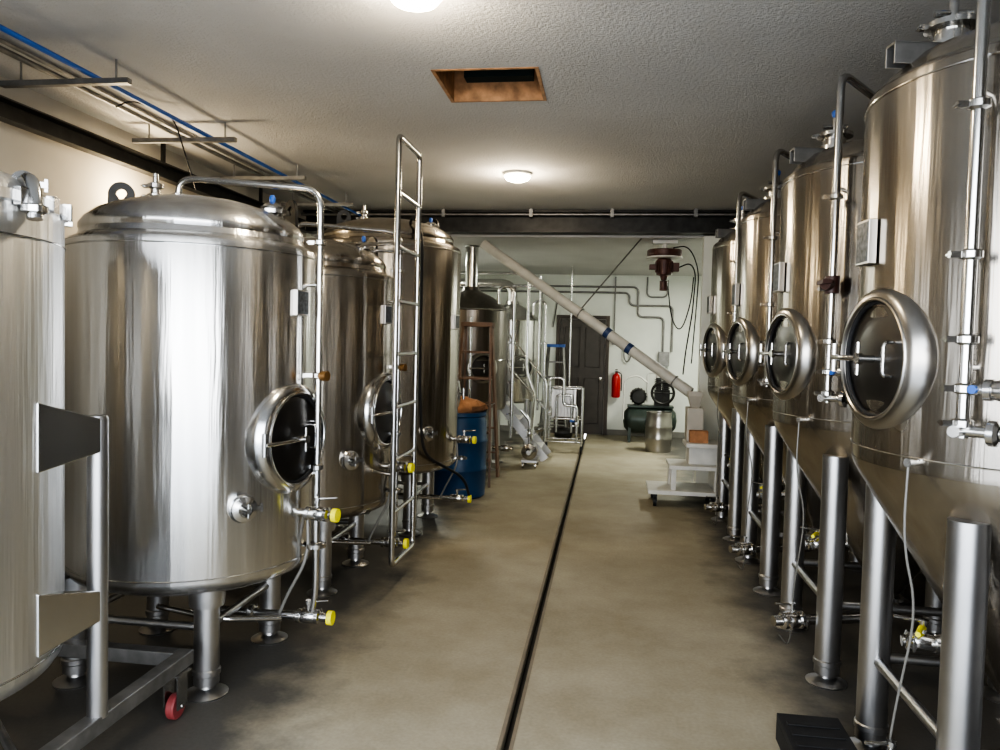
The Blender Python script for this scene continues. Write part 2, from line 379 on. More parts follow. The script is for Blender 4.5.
# ------------------------------------------------------------------ brite tanks (left row)
def brite(x, y, R, zb, zt, face, legs=True, lo=(-.06, -.03), lh=.32, shellmat=STEEL, cip=True, swing=-1):
    e = empty('brite_tank', (x, y, 0))
    s = M()
    k = R/.57
    s.lathe([(0, zb-.09), (.2*k, zb-.083), (.38*k, zb-.06), (.49*k, zb-.03), (.55*k, zb), (R-.004, zb+.025), (R, zb+.04), (R, (zb+zt)/2), (R, zt-.02), (R-.006, zt)], 128)
    s.obj('shell', shellmat, e)
    s = M()
    s.lathe([(R-.004, zt-.004), (R-.02, zt+.012), (.515*k, zt+.03), (.505*k, zt+.055), (.51*k, zt+.068), (.51*k, zt+.085), (.49*k, zt+.115), (.44*k, zt+.155), (.36*k, zt+.19), (.25*k, zt+.222), (.1*k, zt+.235), (0, zt+.237)], 128)
    s.obj('domed_head', shellmat, e)
    s = M(); s.ring((0, 0, zt-.03), (0, 0, 1), R+.001, .003, 128, 6); s.ring((0, 0, zb+.055), (0, 0, 1), R+.001, .003, 128, 6)
    s.obj('weld_bands', PIPE, e)
    if legs:
        m = M(); cs = [(lo[0]+lh, lo[1]-lh), (lo[0]+lh, lo[1]+lh), (lo[0]-lh, lo[1]+lh), (lo[0]-lh, lo[1]-lh)]
        for (a, b) in cs:
            leg(m, a, b, zb+.02)
            m.lathe([(.056, zb-.10), (.075, zb-.095), (.08, zb-.02), (.08, zb)], 24, Matrix.Translation((a, b, 0)))
        for (a, b), (c_, d_) in zip(cs, cs[1:]+cs[:1]):
            m.tube([(a, b, .30), (c_, d_, .30)], .018)
        m.obj('legs', LEG, e)
    manway(e, R, face, 1.13, .265, swing, .008, PIPE)
    plate(e, R, rad(-9), 1.76)
    m = M()
    T = zt+.2
    m.cyl((-.22, 0, T-.02), (-.22, 0, T+.11), .022); m.clamp((-.22, 0, T+.06), (0, 0, 1), .024); m.clamp((-.22, 0, T+.11), (0, 0, 1), .024)
    m.cyl((-.22, 0, T+.12), (-.22, 0, T+.17), .014)
    m.cyl((.36, .05, zt+.05), (.36, .05, zt+.20), .05); m.clamp((.36, .05, zt+.19), (0, 0, 1), .052)
    m.lathe([(.05, 0), (.055, .01), (.03, .03), (0, .034)], 20, Matrix.Translation((.36, .05, zt+.205)))
    m.cyl((.1, -.25, T-.05), (.1, -.25, T+.0), .03)
    m.obj('top_ports', PIPE, e)
    m = M(); lug(m, -.40, 0, zt+.13, rad(20)); lug(m, .32, .36, zt+.11, rad(-40)); m.obj('lifting_lugs', DARKST, e)
    m = M(); m.lathe([(0, 0), (.013, 0), (.016, .02), (.01, .035), (0, .037)], 12, Matrix.Translation((.36, .05, zt+.238))); m.obj('blue_vent_cap', BLUET, e)
    if cip:
        m = M(); px = R+.055
        m.tube([(-.1, 0, T-.01), (-.1, 0, T+.15), (px, .0, T+.09), (px, 0, .36), (px-.02, 0, .25)], .016, .09)
        m.clamp((-.1, 0, T+.06), (0, 0, 1), .022)
        for z in (2.05, 1.42, .98, .60): m.clamp((px, 0, z), (0, 0, 1), .019)
        for z in (1.85, 1.2): m.tube([(R-.01, 0, z), (px, 0, z)], .008)
        m.obj('cip_pipe', PIPE, e)
        m = M(); m.tube([(px, 0, 1.42), (px+.03, -.05, 1.42)], .012); m.lathe([(0, 0), (.024, 0), (.024, .03), (0, .03)], 20, axm((px+.03, -.03, 1.42), (1, -.3, 0))); m.obj('pressure_gauge', simple('brass_gauge', (.20, .11, .04), .4, .6), e)
    else:
        m = M(); b = rad(-50); bx, by = math.cos(b), math.sin(b)
        m.tube([(bx*.4, by*.4, zt+.12), (bx*.5, by*.5, zt+.24), (bx*(R+.04), by*(R+.04), zt+.05), (bx*(R+.03), by*(R+.03), 1.3), (bx*(R+.12), by*(R+.12), .7), (R+.1, -.1, .45), (R+.13, 0, .27)], .012, .15)
        m.obj('black_vent_hose', BLK, e)
    m = M()
    a = rad(-6); nx, ny = math.cos(a), math.sin(a)
    m.tube([(nx*(R-.02), ny*(R-.02), .77), (nx*(R+.17), ny*(R+.17), .77)], .02)
    m.valve((nx*(R+.09), ny*(R+.09), .77), (nx, ny, 0), .022)
    m.tube([(0, 0, zb-.05), (0, 0, .25), (R+.12, 0, .25)], .02, .08)
    m.valve((R+.02, 0, .25), (1, 0, 0), .022); m.clamp((.3, 0, .25), (1, 0, 0), .022)
    m.tube([(-.1, -.15, .3), (.25, -.25, .3), (R-.1, -.05, .25)], .014, .08)
    m.clamp((R+.055, 0, .60), (0, 0, 1), .03)
    b = rad(-41); bn = Vector((math.cos(b), math.sin(b), 0)); q = bn*(R-.015)+Vector((0, 0, .85))
    m.lathe([(0, 0), (.062, 0), (.062, .03), (.05, .04), (.05, .055), (.03, .058), (.028, .03), (0, .03)], 28, axm(q, bn))
    m.clamp(q+bn*.045, bn, .036)
    m.cyl(q+bn*.03, q+bn*.10, .012); m.tube([q+bn*.09+Vector((0, 0, -.03)), q+bn*.09+Vector((0, 0, .03))], .006)
    m.obj('valves_and_drain', PIPE, e)
    m = M(); m.cyl((nx*(R+.17), ny*(R+.17), .77), (nx*(R+.195), ny*(R+.195), .77), .032)
    m.cyl((R+.12, 0, .25), (R+.145, 0, .25), .034); m.obj('yellow_caps', YEL, e)
    m = M(); m.tube([(R+.01, .0, .74), (R+.03, -.03, .55), (R-.06, -.05, .38), (R-.12, -.02, .26)], .008, .12); m.obj('sample_hose', HOSE, e)
    return e

brite(-1.99, 3.47, .57, .5, 2.01, rad(-12))
brite(-1.99, 4.86, .57, .5, 2.01, rad(-8), shellmat=STEELW)
brite(-1.90, 6.38, .63, .54, 2.38, rad(50), lo=(0, 0), shellmat=STEELW, cip=False)

# T1: wheeled tank on a square-tube frame
e = empty('wheeled_brite_tank', (-2.30, 2.03, 0))
R = .57; zb = .5; zt = 1.98
s = M(); s.lathe([(0, zb-.09), (.2, zb-.083), (.38, zb-.06), (.49, zb-.03), (.55, zb), (R-.004, zb+.025), (R, zb+.04), (R, zt-.02), (R-.004, zt)], 128); s.obj('shell', STEELR, e)
s = M(); s.lathe([(R-.003, zt-.004), (R+.012, zt), (R+.012, zt+.03), (R-.02, zt+.035), (R-.04, zt+.06), (R-.1, zt+.1), (.3, zt+.14), (0, zt+.16)], 128); s.obj('domed_head', STEELR, e)
s = M()
for i in range(24):
    a = 2*math.pi*i/24; s.box((-.012, -.018, -.022), (.012, .018, .03), Matrix.Translation((math.cos(a)*(R+.014), math.sin(a)*(R+.014), zt+.01)) @ Matrix.Rotation(a, 4, 'Z'))
s.tube([(.38, .22, zt+.05), (.40, .2, zt+.08), (.56, .06, zt+.08), (.60, .03, zt+.03), (.61, .02, zt-.05)], .022, .06)
s.clamp((.48, .13, zt+.08), (.6, -.55, 0), .024); s.clamp((.605, .025, zt-.02), (0, 0, 1), .024)
s.tube([(.1, .3, zt+.1), (.1, .3, zt+.2)], .02); s.clamp((.1, .3, zt+.18), (0, 0, 1), .022)
s.ring((0, 0, zt-.1), (0, 0, 1), R+.002, .003, 128, 6); s.ring((0, 0, zb+.06), (0, 0, 1), R+.002, .003, 128, 6)
s.obj('lid_clamps_and_pipe', PIPE, e)
fr = M(); posts = [(.56, .37), (.56, -.40), (-.56, .37), (-.56, -.40)]
for (px, py) in posts:
    fr.cyl((px, py, .25), (px, py, 1.30), .034, 24); fr.lathe([(.034, 0), (.03, .012), (0, .016)], 24, Matrix.Translation((px, py, 1.30)))
fr.obj('posts', LEG, e)
fr = M()
for (px, py) in posts:
    sg = 1 if px > 0 else -1
    for (za, zb_, zc_, zd) in [(1.16, 1.38, 1.19, 1.30), (.58, .78, .60, .70)]:
        y0 = .08 if py > 0 else -.08
        xs = sg*(R-.03); xo = px
        vs = []
        for dx in (-.03, .03):
            vs += [(xs+dx, y0, za), (xs+dx, y0, zb_), (xo+dx*.9, py, zd), (xo+dx*.9, py, zc_)]
        fr.add(vs, [(0, 1, 2, 3), (7, 6, 5, 4), (0, 4, 5, 1), (1, 5, 6, 2), (2, 6, 7, 3), (3, 7, 4, 0)])
fr.obj('gusset_brackets', PIPE, e, False, .004)
fr = M(); w = .03
for px in (-.56, .56): fr.box((px-w, -.85, .2), (px+w, .95, .26))
for py in (-.82, 0, .92): fr.box((-.53, py-w, .2), (.53, py+w, .26))
fr.tube([(.5, .1, .19), (-.5, .9, .19)], .015)
fr.obj('base_frame', GALV, e, False, .004)
fr = M(); fr2 = M()
for px in (-.56, .56):
    for py in (-.78, .86):
        fr.box((px-.045, py-.045, .19), (px+.045, py+.045, .2)); fr.box((px-.033, py-.035, .05), (px-.026, py+.035, .19)); fr.box((px+.026, py-.035, .05), (px+.033, py+.035, .19)); fr.cyl((px-.036, py, .055), (px+.036, py, .055), .01)
        fr2.lathe([(0, -.018), (.048, -.018), (.053, -.012), (.053, .012), (.048, .018), (0, .018)], 28, axm((px, py, .053), (1, 0, 0)))
fr.obj('caster_forks', PIPE, e, False); fr2.obj('caster_wheels', REDW, e)
m = M(); m.tube([(0, 0, .44), (0, 0, .36), (.3, -.1, .36)], .02, .05); m.cyl((.2, .36, .40), (.2, .36, .48), .03); m.clamp((.2, .36, .41), (0, 0, 1), .032); m.obj('drain', PIPE, e)

# ladder beside third tank
l = empty('tube_access_ladder', (-1.315, 4.86, 0))
m = M(); y0, y1 = -.25, .27
m.tube([(0, y0, .17), (0, y0, 2.86), (0, y1, 2.86), (0, y1, .17)], .019, .05, 14, True)
for i in range(1, 8): m.tube([(0, y0, .17+i*.335), (0, y1, .17+i*.335)], .014)
m.obj('rails_and_rungs', PIPE, l)
m = M()
for yy in (y0, y1):
    m.tube([(0, yy, 2.2), (-.28, yy*.5, 2.2), (-.28, yy*.5, 2.07)], .012, .04)
    m.tube([(0, yy, .75), (-.16, yy*.6, .75)], .012)
m.obj('hook_brackets', PIPE, l)

# ------------------------------------------------------------------ conical fermenters (right row)
def fermenter(x, y, idx):
    e = empty('conical_fermenter', (x, y, 0)); R = .6; zb = 1.22; zt = 2.49
    def P(a, r, z): a = rad(a); return Vector((-r*math.cos(a), -r*math.sin(a), z))
    s = M(); s.lathe([(R-.004, zb), (R, zb+.02), (R, 1.8), (R, zt-.02), (R-.006, zt)], 128); s.obj('shell', STEELW, e)
    s = M(); s.lathe([(R-.002, zb+.004), (R-.012, zb-.03), (R-.035, zb-.07), (.10, .42), (.055, .36), (.055, .30)], 128); s.obj('cone', STEELW, e)
    s = M(); s.lathe([(R-.004, zt-.004), (R-.02, zt+.014), (.56, zt+.02), (.55, zt+.045), (.50, zt+.09), (.40, zt+.13), (.22, zt+.16), (0, zt+.17)], 128); s.obj('domed_head', STEELW, e)
    s = M(); s.ring((0, 0, zt-.035), (0, 0, 1), R+.001, .003, 128, 6); s.ring((0, 0, zb+.05), (0, 0, 1), R+.001, .003, 128, 6); s.obj('weld_bands', PIPE, e)
    m = M(); cs = [(-.39, -.36), (-.39, .37), (.39, .37), (.39, -.36)]
    for a, b in cs:
        leg(m, a, b, 1.10, .058)
    for (a, b), (c_, d_) in zip(cs, cs[1:]+cs[:1]): m.tube([(a, b, .38), (c_, d_, .38)], .02)
    m.obj('legs', LEG, e)
    manway(e, R, math.pi+rad(10), 1.575, .25, -1)
    plate(e, R+.01, math.pi+rad(3), 1.97, .11, .15)
    m = M()
    m.cyl((-.36, 0, zt+.08), (-.36, 0, zt+.22), .055); m.clamp((-.36, 0, zt+.14), (0, 0, 1), .057); m.clamp((-.36, 0, zt+.21), (0, 0, 1), .057)
    m.cyl((-.36, 0, zt+.21), (-.36, 0, zt+.30), .016); m.tube([(-.42, 0, zt+.255), (-.30, 0, zt+.255)], .012)
    m.cyl((-.1, -.3, zt+.08), (-.1, -.3, zt+.2), .03); m.clamp((-.1, -.3, zt+.18), (0, 0, 1), .032)
    m.cyl((.1, .2, zt+.08), (.1, .2, zt+.26), .03); m.clamp((.1, .2, zt+.24), (0, 0, 1), .032)
    m.obj('top_ports', PIPE, e)
    m = M(); m.lathe([(0, 0), (.014, 0), (.02, .015), (.02, .03), (.01, .04), (0, .04)], 14, Matrix.Translation((-.36, 0, zt+.30))); m.obj('blue_relief_cap', BLUET, e)
    m = M()
    for a in (10, 130, -110):
        mt = Matrix.Translation(P(a, .5, zt+.05)) @ Matrix.Rotation(math.pi+rad(a), 4, 'Z')
        m.box((-.09, -.03, 0), (.10, -.022, .07), mt); m.box((-.09, .022, 0), (.10, .03, .07), mt); m.box((-.09, -.03, .062), (.10, .03, .072), mt)
    m.obj('lifting_lugs', GALV, e, False, .002)
    m = M(); q = P(45, .665, 0)
    top = Vector((q.x, q.y, 2.86)); i_ = P(45, .3, 2.80); j_ = P(45, .3, 2.60)
    m.tube([(q.x, q.y, 1.36), top, i_, j_], .018, .08)
    for z in (2.30, 1.88, 1.64, 1.50, 1.40): m.clamp((q.x, q.y, z), (0, 0, 1), .02)
    for z in (2.34, 1.56): m.tube([P(45, .59, z), (q.x, q.y, z)], .009)
    tg = Vector((.7, -.7, 0)).normalized(); tg2 = P(45, 1, 0)
    m.tube([(q.x, q.y, 1.50), Vector((q.x, q.y, 1.50))+tg*.17], .017); m.valve(Vector((q.x, q.y, 1.50))+tg*.11, tg, .02)
    m.tube([P(45, .59, 1.38), Vector((q.x, q.y, 1.38))+tg2*.06], .017)
    m.tube([(q.x, q.y, 1.38), Vector((q.x, q.y, 1.38))+tg*.1], .017); m.clamp(Vector((q.x, q.y, 1.38))+tg*.08, tg, .024)
    r = P(62, .64, 0); m.tube([(r.x, r.y, 1.45), (r.x, r.y, 2.7), P(62, .45, 2.78), P(62, .40, 2.55)], .007, .08)
    m.cyl(P(30, .58, 1.26), P(30, .63, 1.26), .010); m.cyl(P(30, .63, 1.26), P(30, .645, 1.26), .014)
    m.tube([(-.14, .05, .58), (-.40, .08, .56)], .02); m.valve((-.33, .07, .565), (-1, .1, 0), .023)
    m.tube([(0, 0, .36), (0, 0, .22), (-.62, -.24, .24)], .026, .1); m.clamp((0, 0, .33), (0, 0, 1), .05); m.valve((-.52, -.20, .237), (-1, -.38, 0), .028)
    m.obj('pipes_and_valves', PIPE, e)
    if idx == 1:
        m = M(); v = Vector((q.x, q.y, 1.90)); m.cyl(v, v+tg2*.06, .026); m.cyl(v+Vector((0, 0, -.04)), v+Vector((0, 0, .04)), .032); m.box((-.02, -.04, .0), (.02, .07, .018), Matrix.Translation(v+tg2*.06)); m.obj('valve_actuator', DKRUST, e)
    m = M(); m.tube([(-.33, .07, .615), (-.36, .02, .635), (-.40, -.06, .635)], .009, .02); m.obj('yellow_valve_handle', YEL, e)
    m = M(); v = Vector((q.x, q.y, 1.50))+tg*.03; m.cyl(v+tg2*.0, v+tg2*.03, .012); m.obj('blue_handle_grip', BLUET, e)
    m = M(); h0 = P(30, .64, 1.26)
    m.tube([h0, h0+Vector((-.01, -.01, -.25)), Vector((-.50, -.30, .8)), Vector((-.52, -.2, .4)), Vector((-.49, -.05, .03)), Vector((-.49, .2, .012))], .004, .15, 8); m.obj('blowoff_hose', HOSE, e)
    return e
for i in range(4): fermenter(1.48, 2.80+1.35*i, i)

# ------------------------------------------------------------------ lights fixtures
def dome_lamp(x, y, z, power, name='ceiling_dome_light'):
    e = empty(name, (x, y, z))
    M().lathe([(0, -.001), (.13, -.001), (.13, -.02), (.11, -.03)], 32).obj('base', WHITEP, e)
    M().lathe([(.11, -.025), (.115, -.035), (.095, -.06), (.05, -.075), (0, -.08)], 32).obj('glass_bowl', GLASS, e)
    ld = D.lights.new('bulb', 'POINT'); ld.energy = power; ld.color = (1, .83, .60); ld.shadow_soft_size = .1
    lo = D.objects.new('bulb', ld); lo.location = (0, 0, -.16); COL.objects.link(lo); lo.parent = e
dome_lamp(-.84, 6.75, HC, 66)
dome_lamp(-.86, 3.22, HC, 42)
e = empty('wall_bulkhead_light', (XL, 5.2, 2.50))
M().lathe([(0, .001), (.08, .001), (.08, .03), (0, .03)], 24, axm((0, 0, 0), (1, 0, 0))).obj('base', WHITEP, e)
M().lathe([(.065, .03), (.07, .05), (.045, .09), (0, .1)], 24, axm((0, 0, 0), (1, 0, 0))).obj('glass_bowl', GLASS, e)
ld = D.lights.new('bulb', 'POINT'); ld.energy = 60; ld.color = (1, .80, .53); ld.shadow_soft_size = .1
lo = D.objects.new('bulb', ld); lo.location = (.25, 0, 0.08); COL.objects.link(lo); lo.parent = e
for (fx, fy) in [(1.72, 11.2), (-2.75, 10.6)]:  # added lights, hidden from the camera, to brighten the back room
    e = empty('added_fill_light', (fx, fy, HB-.001))
    M().box((-.08, -.6, -.04), (.08, .6, 0)).obj('housing', WHITEP, e, False, .004)
    M().box((-.065, -.58, -.06), (.065, .58, -.04)).obj('diffuser', FILLGLOW, e, False)
    ld = D.lights.new('tube', 'AREA'); ld.shape = 'RECTANGLE'; ld.size = .12; ld.size_y = 1.1; ld.energy = 170; ld.color = (.98, 1, .90)
    lo = D.objects.new('tube', ld); lo.location = (0, 0, -.065); COL.objects.link(lo); lo.parent = e

# ------------------------------------------------------------------ ceiling services on the left
e = empty('ceiling_strut_and_pipe')
m = M()
for y in (2.65, 3.9, 5.1, 6.35, 7.6):
    m.box((-3.42, y-.02, 2.965), (-2.64, y+.02, 2.995))
    for x in (-3.3, -2.72): m.cyl((x, y, 2.99), (x, y, 3.1), .006, 8)
m.obj('unistrut', GALV, e, False)
m = M(); m.tube([(-2.85, .6, 3.01), (-2.85, 8.5, 3.01)], .014); m.obj('blue_water_pipe', BLUET, e)
m = M(); m.tube([(-3.0, 4.3, 2.97), (-3.0, 4.45, 3.06), (-2.9, 4.75, 3.05), (-2.85, 4.95, 2.6)], .005, .1, 8); m.obj('loose_wire', BLK, e)
m = M(); m.tube([(-3.15, .6, 3.05), (-3.15, 8.5, 3.05)], .016); m.tube([(-3.08, .6, 3.06), (-3.08, 8.5, 3.06)], .012); m.obj('conduits', GALV, e)
e = empty('overhead_door_track')
m = M(); m.box((-3.50, .6, 2.80), (-3.49, 8.4, 2.92)); m.box((-3.49, .6, 2.80), (-3.42, 8.4, 2.81)); m.box((-3.49, .6, 2.91), (-3.42, 8.4, 2.92))
for y in (.8, 2.2, 3.7, 5.6, 7.3): m.box((-3.525, y, 2.82), (-3.50, y+.03, 3.099))
m.obj('track', DARKST, e, False)

# ------------------------------------------------------------------ drum with sack, step ladder
e = empty('blue_plastic_drum', (-1.50, 7.72, 0))
M().lathe([(0, .0), (.25, 0), (.275, .02), (.28, .1), (.285, .27), (.293, .285), (.293, .3), (.285, .315), (.285, .56), (.293, .575), (.293, .59), (.285, .605), (.28, .78), (.265, .83), (.275, .84), (.275, .875), (.25, .88), (.24, .86), (0, .86)], 48).obj('drum', BLUE, e)
s = M()
N = 24; vs = []; fs = []
for j in range(6):
    zz = .862+[0, .04, .09, .13, .15, .16][j]; rr = [.2, .245, .24, .18, .09, .0][j]
    for i in range(N):
        a = 2*math.pi*i/N; q = 1+.18*math.sin(3*a+j)+.08*math.sin(7*a+2*j); vs.append((rr*q*math.cos(a), rr*q*math.sin(a)*.8, zz+.015*math.sin(5*a+j)*(j > 0)))
for j in range(5):
    for i in range(N): fs.append((j*N+i, j*N+(i+1) % N, (j+1)*N+(i+1) % N, (j+1)*N+i))
s.add(vs, fs); s.obj('crumpled_sack', SACK, e)

def stepladder(name, x, y, H, w0, w1, dep, n, mr, mt_, mtop, rz=0):
    e = empty(name, (x, y, 0), rz)
    m = M()
    for sx in (-1, 1):
        for sd in (-1, 1):
            a = Vector((sx*w0, sd*dep, 0)); b = Vector((sx*w1, sd*.06, H))
            dirv = (b-a); L = dirv.length
            m.box((-.012, -.03, 0), (.012, .03, L), axm(a, dirv))
    m.obj('rails', mr, e, False)
    m = M()
    for i in range(1, n+1):
        t_ = i/(n+1); z = H*t_; wx = w0+(w1-w0)*t_; yy = -(dep+(.06-dep)*t_)
        m.box((-wx, yy-.045, z-.012), (wx, yy+.045, z+.012))
        m.tube([(-wx, -yy, z), (wx, -yy, z)], .01)
    m.obj('treads', mt_, e, False, .002)
    M().box((-w1-.03, -.1, H-.01), (w1+.03, .1, H+.04)).obj('top_cap', mtop, e, False, .004)
    m = M()
    for sx in (-1, 1): m.tube([(sx*(w0+w1)/2, -(dep+.06)/2, H*.5), (sx*(w0+w1)/2, (dep+.06)/2, H*.5)], .006)
    m.obj('spreaders', GALV, e)
stepladder('fibreglass_stepladder', -1.47, 8.55, 1.78, .22, .15, .34, 5, LADO, LADO, LADO)
stepladder('aluminium_stepladder', -.86, 12.75, 1.55, .22, .12, .32, 5, GALV, GALV, BLUET)

# ------------------------------------------------------------------ brewhouse
def kettle(name, x, y, R, z0, z1, mat, duct=None):
    e = empty(name, (x, y, 0))
    M().lathe([(0, z0-.06), (R*.7, z0-.04), (R*.96, z0), (R, z0+.04), (R, z1), (R*.98, z1+.01), (R*.9, z1+.05), (R*.6, z1+.17), (R*.25, z1+.25), (R*.22, z1+.3), (0, z1+.3)], 80).obj('vessel', mat, e)
    m = M(); q = R*.68
    for a in (-q, q):
        for b in (-q, q): leg(m, a, b, z0+.03, .04)
    m.obj('legs', LEG, e)
    m = M(); m.ring((0, 0, z1), (0, 0, 1), R+.005, .012, 64); m.ring((0, 0, (z0+z1)/2), (0, 0, 1), R+.002, .005, 64)
    m.tube([(R*.2, -R-.03, z0-.3), (R*.2, -R-.03, z1-.1)], .02); m.tube([(0, 0, z0), (0, 0, .25), (R+.12, -.1, .25)], .025, .1); m.valve((R+.02, -.08, .25), (1, -.1, 0), .028)
    m.tube([(R*.8, -R*.4, z1+.08), (R*.8, -R*.4, z1+.3), (R+.1, -R*.4, z1+.3), (R+.1, -R*.4, .4)], .02, .1)
    for z in (.7, 1.1, 1.6): m.clamp((R+.1, -R*.4, z), (0, 0, 1), .024)
    m.obj('piping', PIPE, e)
    manway(e, R, rad(-60), (z0+z1)/2-.1, .2, -1)
    if duct:
        m = M(); m.tube(duct, .08, .2, 24); m.ring(duct[-1], (Vector(duct[-1])-Vector(duct[-2])), .083, .008, 32); m.obj('steam_duct', PIPE, e)
    return e
kettle('mash_tun', -1.76, 9.66, .48, .75, 2.0, STEELD, [(0, 0, 2.25), (0, 0, 2.82)])
kettle('brew_kettle', -1.52, 11.95, .45, .7, 1.95, STEEL, [(0, 0, 2.2), (0, 0, 2.52), (-1.7, 0, 2.52)])
kettle('hot_liquor_tank', -2.75, 12.4, .5, .6, 2.0, STEEL)
e = empty('product_piping')
m = M(); m.tube([(-2.6, 10.42, 2.55), (-1.1, 10.42, 2.55), (-1.1, 10.42, 1.2), (-.98, 10.42, .9), (-.98, 10.1, .3)], .022, .12); m.tube([(-2.6, 10.7, 2.4), (-.82, 10.7, 2.4), (-.82, 12.3, 2.4), (-.98, 13.4, 1.9)], .02, .12)
m.tube([(-.6, 12.2, 2.82), (-.6, 12.2, .9)], .016); m.tube([(-1.02, 11.3, 2.6), (-1.02, 11.3, .6)], .018)
m.obj('product_lines', PIPE, e)

e = empty('brewhouse_stairs')
m = M()
for i in range(5):
    z = .19*(i+1); x = -.86-.15*i; m.box((x-.2, 10.24, z-.025), (x, 10.76, z))
m.obj('treads', WHITEP, e, False, .003)
m = M()
for y in (10.225, 10.775):
    a = Vector((-.80, y, 0.02)); b = Vector((-1.62, y, 1.0)); dv = b-a
    m.box((-.06, -.01, 0), (.06, .01, dv.length), Matrix.Translation(a) @ Matrix.Rotation(-math.atan2(.82, .98), 4, 'Y'))
m.box((-3.2, 10.32, .93), (-1.56, 10.95, .97))
for x in (-3.1, -1.62):
    for y in (10.35, 10.9): m.box((x-.025, y-.025, 0), (x+.025, y+.025, .93))
m.obj('platform_and_stringers', LEG, e, False, .003)
m = M()
m.tube([(-.85, 10.79, .2), (-.85, 10.79, 1.05), (-1.62, 10.9, 1.95), (-3.1, 10.9, 1.95), (-3.1, 10.9, .95)], .019, .08)
m.tube([(-.85, 10.79, .65), (-1.62, 10.9, 1.5), (-3.1, 10.9, 1.5)], .014, .05); m.tube([(-1.62, 10.9, .95), (-1.62, 10.9, 1.95)], .019)
m.obj('handrail', PIPE, e)

# pump / heat-exchanger cart
e = empty('heat_exchanger_cart', (-.62, 11.35, 0))
m = M()
for x in (-.27, .27):
    for y in (-.2, .2): m.tube([(x, y, .1), (x, y, .95)], .017)
for z in (.16, .5, .95): m.tube([(-.27, -.2, z), (.27, -.2, z), (.27, .2, z), (-.27, .2, z)], .014, .02, 10, True)
m.tube([(-.2, -.25, .2), (-.2, -.25, 1.1), (.0, -.25, 1.1), (.0, -.25, .7), (.2, -.25, .7), (.2, -.25, .15)], .02, .07); m.valve((-.2, -.25, .6), (0, 0, 1), .024, (0, -1, 0)); m.valve((.2, -.25, .45), (0, 0, 1), .024, (0, -1, 0))
for z in (.9, .35): m.clamp((-.2, -.25, z), (0, 0, 1), .024)
m.tube([(-.1, -.22, .3), (-.1, -.22, .85), (.12, -.22, .85), (.12, -.22, .3)], .018, .05)
m.obj('tube_frame', PIPE, e)
m = M()
for i in range(14): m.box((-.15+i*.021, -.12, .52), (-.138+i*.021, .12, .92))
m.box((-.18, -.14, .5), (-.155, .14, .94)); m.box((.15, -.14, .5), (.175, .14, .94)); m.obj('plate_pack', COLLAR, e, False)
m = M(); m.lathe([(0, -.13), (.07, -.13), (.08, -.1), (.08, .1), (.06, .13), (0, .13)], 24, axm((0, 0, .27), (1, 0, 0))); m.obj('pump_motor', DARKST, e)
m = M(); m.box((.1, -.26, .46), (.2, -.24, .49)); m.box((-.27, -.26, .62), (-.18, -.24, .65)); m.obj('blue_valve_grips', BLUET, e, False)
m = M()
for x in (-.27, .27):
    for y in (-.2, .2): m.cyl((x-.015, y, .05), (x+.015, y, .05), .05)
m.obj('casters', BLK, e)
e = empty('floor_pump', (-.95, 9.75, 0))
m = M(); m.lathe([(0, -.16), (.075, -.16), (.085, -.12), (.085, .12), (0, .12)], 24, axm((0, 0, .22), (0, 1, 0))); m.box((-.1, -.2, .08), (.1, .2, .11)); m.obj('motor', LEG, e)
m = M(); m.lathe([(0, 0), (.1, 0), (.1, .06), (.05, .08), (.03, .14), (0, .14)], 24, axm((0, -.16, .22), (0, -1, 0))); m.tube([(0, -.2, .3), (0, -.2, .62), (-.12, -.2, .75)], .02, .06); m.valve((0, -.2, .45), (0, 0, 1), .022, (1, 0, 0))
for x in (-.08, .08):
    for y in (-.16, .16): m.cyl((x-.012, y, .04), (x+.012, y, .04), .04); m.cyl((x, y, .04), (x, y, .09), .012)
m.obj('pump_head', PIPE, e)

# ------------------------------------------------------------------ grain auger, motor, mill cart
a = Vector((-1.5, 8.98, 2.76)); b = Vector((.87, 8.15, 1.12)); dv = (b-a).normalized()
e = empty('grain_auger_tube')
M().cyl(a, b, .058, 28).obj('tube', PVC, e)
m = M()
for k in (.62, .72):
    p = a.lerp(b, k); m.cyl(p, p+dv*.06, .0605, 28)
m.obj('blue_tape_bands', BLUEB, e)
m = M()
for k in (.5, .93):
    p = a.lerp(b, k); m.ring(p, dv, .061, .008, 28)
m.tube([a.lerp(b, .5)+Vector((0, 0, .05)), (.35, 8.95, 2.84)], .008)
m.obj('couplings_and_hanger', GALV, e)
e = empty('auger_drive_motor', (.62, 9.1, 0))
m = M(); m.lathe([(0, 2.36), (.03, 2.37), (.045, 2.42), (.085, 2.43), (.09, 2.45), (.09, 2.60), (.07, 2.62), (0, 2.62)], 28)
for i in range(14):
    q = 2*math.pi*i/14; m.box((.085, -.004, 2.46), (.102, .004, 2.59), Matrix.Rotation(q, 4, 'Z'))
m.cyl((0, 0, 2.25), (0, 0, 2.36), .045)
m.lathe([(0, 2.64), (.19, 2.64), (.2, 2.66), (.2, 2.71), (.19, 2.72), (0, 2.72)], 28)
m.obj('motor_body', RUST, e)
m = M(); m.lathe([(.0, 2.62), (.21, 2.622), (.21, 2.638), (0, 2.64)], 28); m.cyl((0, 0, 2.72), (0, 0, 2.80), .03); m.box((-.14, -.06, 2.79), (.14, .06, 2.829)); m.obj('mount_plate', WHITEP, e)
m = M(); m.box((.1, -.05, 2.47), (.17, .05, 2.57)); m.box((-.17, -.04, 2.49), (-.09, .04, 2.55)); m.obj('terminal_box', RUST, e, False, .005)
